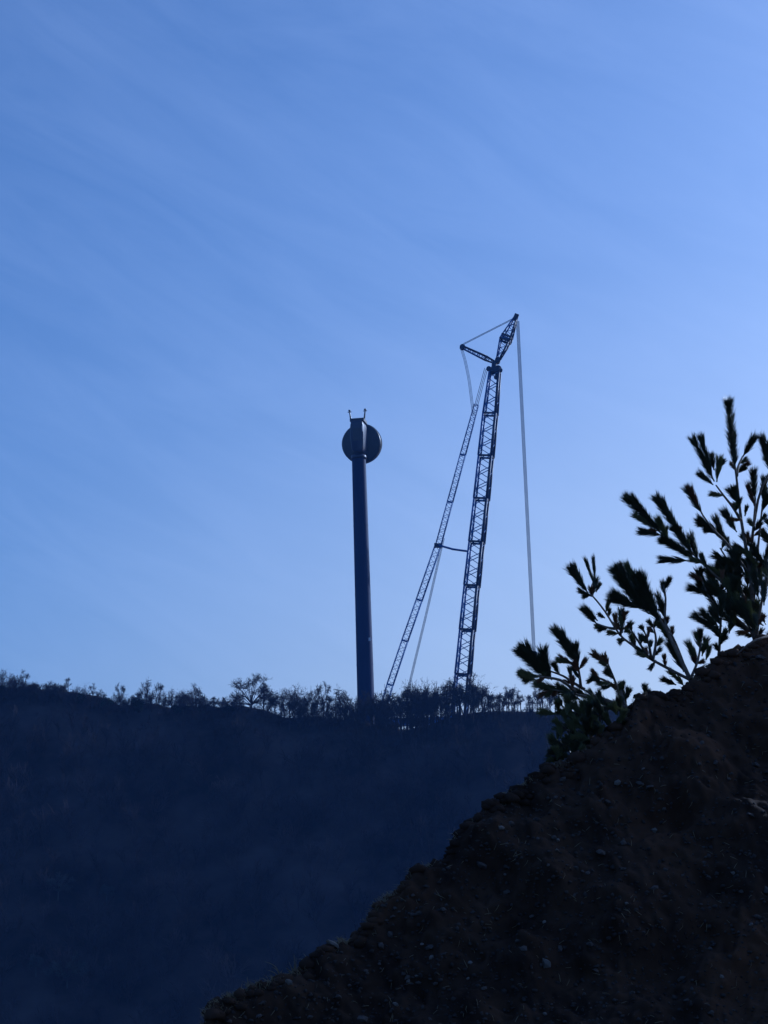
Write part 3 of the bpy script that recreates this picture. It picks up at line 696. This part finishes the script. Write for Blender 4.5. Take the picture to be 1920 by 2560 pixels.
kl = link('earth_clods', np_mesh('earth_clods', np.concatenate(kv), np.concatenate(kf), M_soil)); kl['kind'] = 'stuff'; kl['label'] = 'crumbled earth clods along the edge of the bank'; kl['category'] = 'earth'

def blade_clump(px, py, stalks, label):
    b = at(px, py, bank_Y(px) + .03); o = thing('grass_clump', b, label, 'grass', 'dry grass on the edge of the bank')
    for (dx, dy, bend) in stalks:
        t_ = at(px + dx, py + dy, bank_Y(px) + .03 + random.uniform(-.04, .04)) - b
        m = MB(); pts = []
        for q in range(7):
            f = q / 6; pts.append(t_ * f + Vector((bend * math.sin(f * math.pi) * t_.length, 0, .12 * t_.length * math.sin(f * math.pi))))
        m.tube(pts, [.0036 * (1 - .75 * q / 6) for q in range(7)], 4, False); build(m, 'blade', M_straw, o)
blade_clump(735, 2436, [(0, -50, .02), (5, -42, .05), (-12, -30, -.05), (14, -18, .1), (-20, -16, -.1), (8, -26, 0)], 'clump of dry grass with one upright stalk on the bank edge below the pale stone')
blade_clump(700, 2446, [(-38, -42, .15), (-20, -28, .1), (-30, -20, 0), (10, -14, 0)], 'thin dry grass leaning away from the slope, between the two other clumps')
blade_clump(628, 2476, [(-10, -34, -.1), (6, -14, 0), (-16, -12, 0), (14, -16, 0)], 'lowest small clump of dry grass on the bank edge near the bottom')

# ------------------------------------------------------------------ pine saplings on the crest
def tuft_mesh(rs, L_, wid, n):
    """one needle-clad shoot along +Z, base at the origin"""
    v = []; f = []
    nl = min(.075, max(.03, L_ * .55))
    for _ in range(n):
        s0 = rs.uniform(.02, .98) ** .9 * (L_ - nl * .75) if L_ > nl else rs.uniform(0, .3) * L_
        if rs.random() < .27: s0 = max(0, L_ - nl * rs.uniform(.75, 1.15))
        a = rs.uniform(0, 6.28); ang = math.atan2(wid / 2, nl) * rs.uniform(.25, 1.15) ** .7
        d = Vector((math.cos(a) * math.sin(ang), math.sin(a) * math.sin(ang), math.cos(ang))); l = nl * rs.uniform(.65, 1.12)
        p = Vector((0, 0, s0)); e = d.orthogonal().normalized(); e2 = d.cross(e); w = .00125
        mid = p + d * l * .6 + Vector((rs.gauss(0, .0012), rs.gauss(0, .0012), 0)); tip_ = p + d * l + Vector((rs.gauss(0, .003), rs.gauss(0, .003), .002)); k = len(v)
        v += [p + e * w, p - e * w * .5 + e2 * w * .87, p - e * w * .5 - e2 * w * .87, mid + e * w, mid - e * w * .5 + e2 * w * .87, mid - e * w * .5 - e2 * w * .87, tip_]
        f += [(k, k + 1, k + 4, k + 3), (k + 1, k + 2, k + 5, k + 4), (k + 2, k, k + 3, k + 5), (k + 3, k + 4, k + 6), (k + 4, k + 5, k + 6), (k + 5, k + 3, k + 6)]
    m = MB(); m.v = [tuple(q) for q in v]; m.f = f
    m.tube([(0, 0, 0), (0, 0, L_ * .8)], [.0042, .0022], 5, False)
    return m
def sapling(name, label, cat, Y, trunk, branches, tufts, seed, group=None, dens=1.0):
    """trunk / branches: lists of photo points; tufts: (base, tip, width, kind, branch index or -1). Depth wanders by branch."""
    rs = random.Random(seed)
    b0 = at(*trunk[0], Y); root = thing(name, b0, label, cat, group)
    def pts3(pl, dz0, dz1):
        n = len(pl); return [at(px, py, Y + dz0 + (dz1 - dz0) * i / max(1, n - 1)) - b0 for i, (px, py) in enumerate(pl)]
    def smooth(pl, k=3):
        o = [pl[0]]
        for i in range(len(pl) - 1):
            p0 = pl[max(i - 1, 0)]; p1 = pl[i]; p2 = pl[i + 1]; p3 = pl[min(i + 2, len(pl) - 1)]
            for q in range(1, k + 1):
                t = q / k; o.append(.5 * ((2 * p1) + (p2 - p0) * t + (2 * p0 - 5 * p1 + 4 * p2 - p3) * t * t + (3 * p1 - p0 - 3 * p2 + p3) * t ** 3))
        return o
    m = MB(); tp = smooth(pts3(trunk, 0, 0)); m.tube(tp, [.013 - .009 * i / (len(tp) - 1) for i in range(len(tp))], 7); build(m, 'trunk', M_pbark, root, True)
    br = []
    for bl_ in branches:
        dz = rs.uniform(-.22, .22); p = smooth(pts3(bl_, 0, dz)); m = MB(); m.tube(p, [.0088 - .0050 * i / (len(p) - 1) for i in range(len(p))], 6)
        o = build(m, 'branch', M_pbark, root, True); br.append((o, dz))
    tufts = list(tufts)
    for bi, bl_ in enumerate(branches):      # small side shoots along every branch
        for _ in range(max(2, int(len(bl_) * 1.4))):
            i = rs.randrange(len(bl_) - 1); f = rs.random(); p, q = bl_[i], bl_[i + 1]; bx_, by_ = p[0] + (q[0] - p[0]) * f, p[1] + (q[1] - p[1]) * f
            an = math.atan2(q[1] - p[1], q[0] - p[0]) + rs.choice((-1, 1)) * rs.uniform(.35, .9); ln = rs.uniform(20, 40)
            tufts.append(((bx_, by_), (bx_ + ln * math.cos(an), by_ + ln * math.sin(an)), rs.uniform(12, 20), rs.choice(('', '', 'green', 'dry')), bi))
    for (bs, tp_, wpx, kind, bi) in tufts:
        dz = br[bi][1] if bi >= 0 else rs.uniform(-.03, .03)
        a = at(*bs, Y + dz); b = at(*tp_, Y + dz + rs.uniform(-.04, .04)); L_ = (b - a).length; wid = wpx * Y / FPX * 1.25
        n = int((100 + L_ * 950) * (.6 + wid * 9) * dens)
        me = tuft_mesh(rs, L_, wid, n).mesh('needle_tuft', M_ndry if kind == 'dry' else (M_leaf if kind == 'green' else M_needle))
        o = link('needle_tuft', me, br[bi][0] if bi >= 0 else root, a - b0)
        o.rotation_euler = (b - a).to_track_quat('Z', 'Y').to_euler()
    return root
# tall sapling at the right edge
A_tr = [(1892, 1625), (1884, 1540), (1876, 1440), (1864, 1365), (1853, 1300), (1846, 1240), (1840, 1185), (1834, 1150), (1830, 1120)]
A_br = [
    [(1853, 1302), (1832, 1268), (1810, 1240), (1790, 1213)],                                    # 0 left whorl
    [(1842, 1190), (1846, 1165), (1857, 1140)],                                                  # 1 upper right
    [(1876, 1440), (1820, 1362), (1780, 1320), (1752, 1280)],                                    # 2
    [(1884, 1540), (1820, 1470), (1760, 1412), (1720, 1370), (1690, 1320)],                      # 3
    [(1888, 1580), (1850, 1500), (1790, 1430), (1735, 1396), (1682, 1358), (1640, 1322)],        # 4 long left
    [(1878, 1455), (1880, 1390), (1884, 1310), (1889, 1245)],                                    # 5 right stem
    [(1884, 1500), (1892, 1400), (1900, 1320), (1907, 1252)],                                    # 6 right stem
    [(1890, 1610), (1860, 1540), (1820, 1500), (1778, 1482)],                                    # 7 low left
    [(1797, 1640), (1800, 1590), (1803, 1530), (1803, 1496)],                                    # 8 small upright
    [(1890, 1600), (1905, 1500), (1930, 1400), (1945, 1330)],                                    # 9 off right
    [(1884, 1545), (1850, 1470), (1830, 1420), (1800, 1370)],                                    # 10 fill
    [(1888, 1590), (1840, 1545), (1790, 1520), (1750, 1440)],                                    # 11 fill
    [(1872, 1410), (1895, 1250), (1925, 1180), (1945, 1160)],                                    # 12 off right top
]
A_tu = [((1834, 1152), (1820, 992), 34, '', -1), ((1838, 1168), (1830, 1075), 26, '', -1), ((1857, 1142), (1891, 1084), 26, '', 1),
        ((1786, 1204), (1727, 1088), 26, '', 0), ((1779, 1190), (1750, 1083), 22, '', 0), ((1783, 1212), (1742, 1178), 20, '', 0), ((1792, 1205), (1799, 1138), 20, 'green', 0), ((1790, 1180), (1812, 1148), 14, '', 0), ((1785, 1175), (1778, 1130), 18, '', 0),
        ((1850, 1262), (1818, 1216), 26, '', -1), ((1842, 1256), (1834, 1212), 22, '', -1), ((1842, 1330), (1804, 1270), 28, '', -1), ((1862, 1290), (1868, 1262), 12, '', -1),
        ((1756, 1284), (1712, 1215), 26, '', 2), ((1748, 1270), (1720, 1212), 20, 'dry', 2), ((1800, 1340), (1738, 1292), 30, '', 2), ((1812, 1352), (1784, 1286), 22, '', 2), ((1830, 1375), (1790, 1320), 24, '', 2),
        ((1694, 1328), (1634, 1234), 30, '', 3), ((1700, 1336), (1648, 1242), 26, '', 3), ((1730, 1380), (1680, 1310), 34, '', 3), ((1745, 1398), (1722, 1330), 26, '', 3),
        ((1646, 1328), (1556, 1236), 30, '', 4), ((1650, 1330), (1572, 1234), 24, '', 4), ((1672, 1350), (1640, 1290), 22, 'green', 4), ((1655, 1338), (1592, 1326), 24, '', 4), ((1700, 1374), (1644, 1342), 30, '', 4), ((1734, 1396), (1672, 1354), 30, '', 4), ((1722, 1402), (1642, 1398), 24, '', 4), ((1640, 1322), (1580, 1285), 18, 'green', 4),
        ((1888, 1250), (1882, 1168), 26, '', 5), ((1886, 1265), (1870, 1205), 22, 'dry', 5), ((1907, 1258), (1912, 1186), 26, '', 6), ((1905, 1280), (1922, 1225), 26, '', 6), ((1882, 1330), (1906, 1300), 22, '', 5),
        ((1784, 1484), (1714, 1468), 26, '', 7), ((1800, 1492), (1740, 1440), 30, '', 7), ((1797, 1578), (1726, 1534), 26, '', 8), ((1797, 1568), (1748, 1524), 24, '', 8), ((1802, 1545), (1804, 1488), 22, '', 8), ((1800, 1560), (1776, 1510), 20, '', 8),
        ((1935, 1370), (1902, 1326), 26, '', 9), ((1940, 1340), (1915, 1290), 26, '', 9), ((1928, 1185), (1902, 1084), 26, '', 12), ((1935, 1170), (1912, 1100), 26, '', 12), ((1940, 1170), (1912, 1140), 26, 'green', 12)]
rs_ = random.Random(77)
for _ in range(88):      # the dense middle of the sapling
    f = rs_.random(); cx_ = 1735 + 190 * rs_.random(); lo = 1400 + (1920 - cx_) * .05; cy_ = rs_.uniform(max(1345, 1560 - (cx_ - 1700) * 1.1), 1590 - max(0, (1800 - cx_)) * .9)
    if cx_ < 1800 and cy_ > 1500: continue
    ln = rs_.uniform(45, 85); an = R(rs_.choice((120, 130, 140, 100, 150, 80)) + rs_.uniform(-15, 15))
    A_tu.append(((cx_, cy_), (cx_ + ln * math.cos(an), cy_ - ln * math.sin(an)), rs_.uniform(20, 30), rs_.choice(('', '', '', '', 'green')), rs_.choice((3, 4, 7, 10, 11, 10))))
sapling('pine_sapling', 'tallest dark pine sapling, cut by the right picture edge, on top of the bank', 'pine sapling', 10.15, A_tr, A_br, A_tu, 1, 'pine saplings on the bank crest')
# middle sapling
B_tr = [(1728, 1705), (1700, 1645), (1668, 1580), (1645, 1540), (1628, 1508)]
B_br = [[(1726, 1700), (1672, 1672), (1618, 1642), (1580, 1612), (1549, 1586), (1512, 1528), (1484, 1493), (1474, 1486)],
        [(1668, 1580), (1662, 1545), (1664, 1495), (1658, 1462)],
        [(1622, 1644), (1600, 1610), (1578, 1575)], [(1628, 1648), (1622, 1610), (1608, 1572)], [(1632, 1652), (1640, 1600), (1632, 1560)], [(1536, 1572), (1516, 1568), (1490, 1558)],
        [(1712, 1670), (1690, 1610), (1665, 1560)], [(1550, 1588), (1556, 1560), (1554, 1530)], [(1725, 1700), (1745, 1650), (1752, 1600)]]
B_tu = [((1470, 1482), (1418, 1412), 26, '', 0), ((1462, 1470), (1430, 1408), 20, '', 0), ((1482, 1490), (1490, 1440), 22, '', 0), ((1488, 1465), (1462, 1394), 10, '', 0), ((1488, 1450), (1482, 1390), 10, '', 0), ((1480, 1491), (1442, 1474), 16, '', 0), ((1490, 1480), (1502, 1455), 12, '', 0),
        ((1492, 1560), (1452, 1514), 26, '', 5), ((1494, 1552), (1462, 1520), 18, '', 5), ((1556, 1582), (1552, 1518), 22, '', 7), ((1512, 1545), (1494, 1534), 14, '', 0), ((1560, 1580), (1582, 1552), 14, '', 0), ((1556, 1592), (1548, 1612), 14, '', 0),
        ((1622, 1535), (1528, 1410), 46, '', -1), ((1610, 1525), (1536, 1428), 42, '', -1), ((1600, 1512), (1542, 1420), 40, '', -1), ((1590, 1515), (1520, 1478), 34, '', -1), ((1604, 1522), (1516, 1492), 28, '', -1), ((1642, 1540), (1584, 1424), 44, '', -1), ((1636, 1535), (1600, 1430), 40, '', -1), ((1628, 1530), (1568, 1425), 38, '', -1),
        ((1590, 1470), (1562, 1402), 22, 'green', -1), ((1566, 1440), (1546, 1406), 16, 'dry', -1), ((1640, 1545), (1590, 1462), 44, '', -1), ((1650, 1555), (1612, 1480), 36, '', -1),
        ((1662, 1490), (1656, 1450), 18, '', 1), ((1663, 1530), (1640, 1478), 20, '', 1), ((1664, 1550), (1650, 1500), 22, '', 1), ((1580, 1580), (1572, 1554), 14, '', 2), ((1610, 1580), (1600, 1562), 16, '', 3), ((1634, 1570), (1618, 1548), 18, 'green', 4),
        ((1690, 1630), (1660, 1570), 24, '', 6), ((1700, 1660), (1668, 1600), 26, '', 6), ((1710, 1680), (1680, 1620), 24, '', 6), ((1672, 1590), (1640, 1552), 22, 'green', 6), ((1640, 1650), (1622, 1676), 14, '', 0),
        ((1752, 1625), (1738, 1575), 22, 'green', 8), ((1755, 1640), (1768, 1592), 22, 'green', 8), ((1745, 1655), (1716, 1600), 22, 'green', 8), ((1750, 1610), (1752, 1568), 20, '', 8), ((1740, 1665), (1728, 1620), 22, 'green', 8), ((1765, 1650), (1775, 1610), 18, 'green', 8), ((1700, 1700), (1668, 1672), 20, 'green', 0), ((1690, 1712), (1650, 1695), 20, '', 0), ((1710, 1715), (1690, 1690), 20, 'green', 0)]
sapling('pine_sapling', 'middle pine sapling with a thick double tuft and one long bent branch', 'pine sapling', 9.95, B_tr, B_br, B_tu, 2, 'pine saplings on the bank crest')
# low sapling leaning out over the edge
C_tr = [(1580, 1780), (1548, 1762), (1515, 1750), (1480, 1736), (1452, 1719)]
C_br = [[(1452, 1719), (1449, 1690), (1444, 1658)], [(1462, 1724), (1432, 1706), (1408, 1690), (1370, 1676)], [(1556, 1768), (1546, 1728), (1534, 1694), (1518, 1655)], [(1530, 1756), (1470, 1742), (1420, 1732), (1372, 1722)],
        [(1566, 1772), (1556, 1740), (1550, 1716)], [(1540, 1722), (1510, 1700), (1485, 1692)], [(1440, 1730), (1400, 1700), (1350, 1692), (1320, 1682)]]
C_tu = [((1446, 1664), (1380, 1564), 30, '', 0), ((1440, 1650), (1396, 1572), 26, '', 0), ((1446, 1662), (1436, 1602), 24, '', 0), ((1440, 1655), (1412, 1600), 26, '', 0), ((1432, 1660), (1392, 1642), 22, 'dry', 0), ((1425, 1656), (1388, 1650), 16, 'green', 0),
        ((1372, 1698), (1288, 1614), 44, '', 1), ((1366, 1690), (1304, 1604), 38, '', 1), ((1352, 1668), (1290, 1620), 36, '', 1), ((1366, 1694), (1356, 1612), 36, '', 1), ((1376, 1694), (1348, 1628), 40, '', 1), ((1380, 1700), (1340, 1650), 40, '', 1), ((1345, 1694), (1292, 1680), 26, 'green', 6), ((1340, 1700), (1300, 1690), 18, 'green', 6),
        ((1518, 1660), (1476, 1628), 24, 'dry', 2), ((1522, 1664), (1506, 1632), 22, 'dry', 2), ((1502, 1706), (1474, 1690), 20, '', 5), ((1500, 1700), (1480, 1678), 16, '', 5),
        ((1556, 1745), (1552, 1704), 22, '', 4), ((1562, 1752), (1574, 1716), 22, '', 4), ((1568, 1765), (1544, 1722), 22, '', 4), ((1612, 1742), (1613, 1708), 22, '', -1), ((1618, 1745), (1622, 1722), 18, '', -1),
        ((1420, 1736), (1350, 1712), 28, '', 3), ((1440, 1742), (1396, 1716), 26, 'green', 3), ((1450, 1748), (1404, 1736), 24, '', 3), ((1400, 1728), (1330, 1706), 24, 'green', 3), ((1480, 1750), (1440, 1728), 24, '', 3), ((1510, 1760), (1470, 1742), 26, '', 3), ((1540, 1768), (1498, 1748), 26, '', 3), ((1490, 1756), (1450, 1760), 24, 'green', 3), ((1530, 1772), (1490, 1772), 24, '', 3), ((1455, 1730), (1425, 1722), 26, 'green', 3)]
sapling('pine_sapling', 'lowest pine sapling leaning out from the bank over the dark hillside', 'pine sapling', 9.65, C_tr, C_br, C_tu, 3, 'pine saplings on the bank crest')
# olive green undergrowth below it, behind the crest
D_tr = [(1520, 1905), (1490, 1860), (1465, 1820), (1450, 1790)]
D_br = [[(1500, 1880), (1450, 1850), (1410, 1820), (1388, 1790)], [(1495, 1870), (1500, 1820), (1500, 1780)], [(1510, 1890), (1440, 1880), (1400, 1870)], [(1500, 1875), (1530, 1830), (1545, 1795)], [(1508, 1895), (1430, 1905), (1385, 1905)]]
D_tu = []
for _ in range(105):
    cx_, cy_ = rs_.uniform(1388, 1556), rs_.uniform(1768, 1905)
    if cy_ > 1925 - max(0, cx_ - 1440) * 1.15 + 10: continue
    ln = rs_.uniform(28, 50); an = R(rs_.uniform(60, 180)); D_tu.append(((cx_, cy_), (cx_ + ln * math.cos(an), cy_ - ln * math.sin(an)), rs_.uniform(18, 28), rs_.choice(('green', 'green', '', 'green', '')), rs_.randrange(5)))
for q in ((1385, 1905, 1372, 1895), (1410, 1898, 1396, 1885), (1378, 1912, 1366, 1902)): D_tu.append(((q[0], q[1]), (q[2], q[3]), 20, 'green', 4))
sapling('pine_shrub', 'olive green low shrub tucked behind the bank edge below the lowest sapling', 'shrub', 9.55, D_tr, D_br, D_tu, 4, None, .8)
# a thin root that hangs over the crest at the right
m = MB(); rp = [at(px, py, bank_Y(px) - .08) for px, py in ((1842, 1636), (1868, 1612), (1890, 1600), (1925, 1588))]; m.tube(rp, [.003, .005, .006, .007], 6); o = build(m, 'root', M_pbark, bank, True)

# ------------------------------------------------------------------ air
HAZE = 0.00014
if HAZE:
    m = MB(); m.box((0, 450, 65), (1150, 0, 0), (0, 1000, 0), (0, 0, 125))
    hm = bpy.data.materials.new('haze_air'); hm.use_nodes = True; t = hm.node_tree; t.nodes.remove(t.nodes['Principled BSDF'])
    pv = t.nodes.new('ShaderNodeVolumePrincipled'); pv.inputs['Color'].default_value = (.24, .42, 1, 1); pv.inputs['Density'].default_value = HAZE; pv.inputs['Anisotropy'].default_value = 0.0
    t.links.new(pv.outputs[0], t.nodes['Material Output'].inputs['Volume'])
    hz = build(m, 'haze', hm); hz['kind'] = 'stuff'
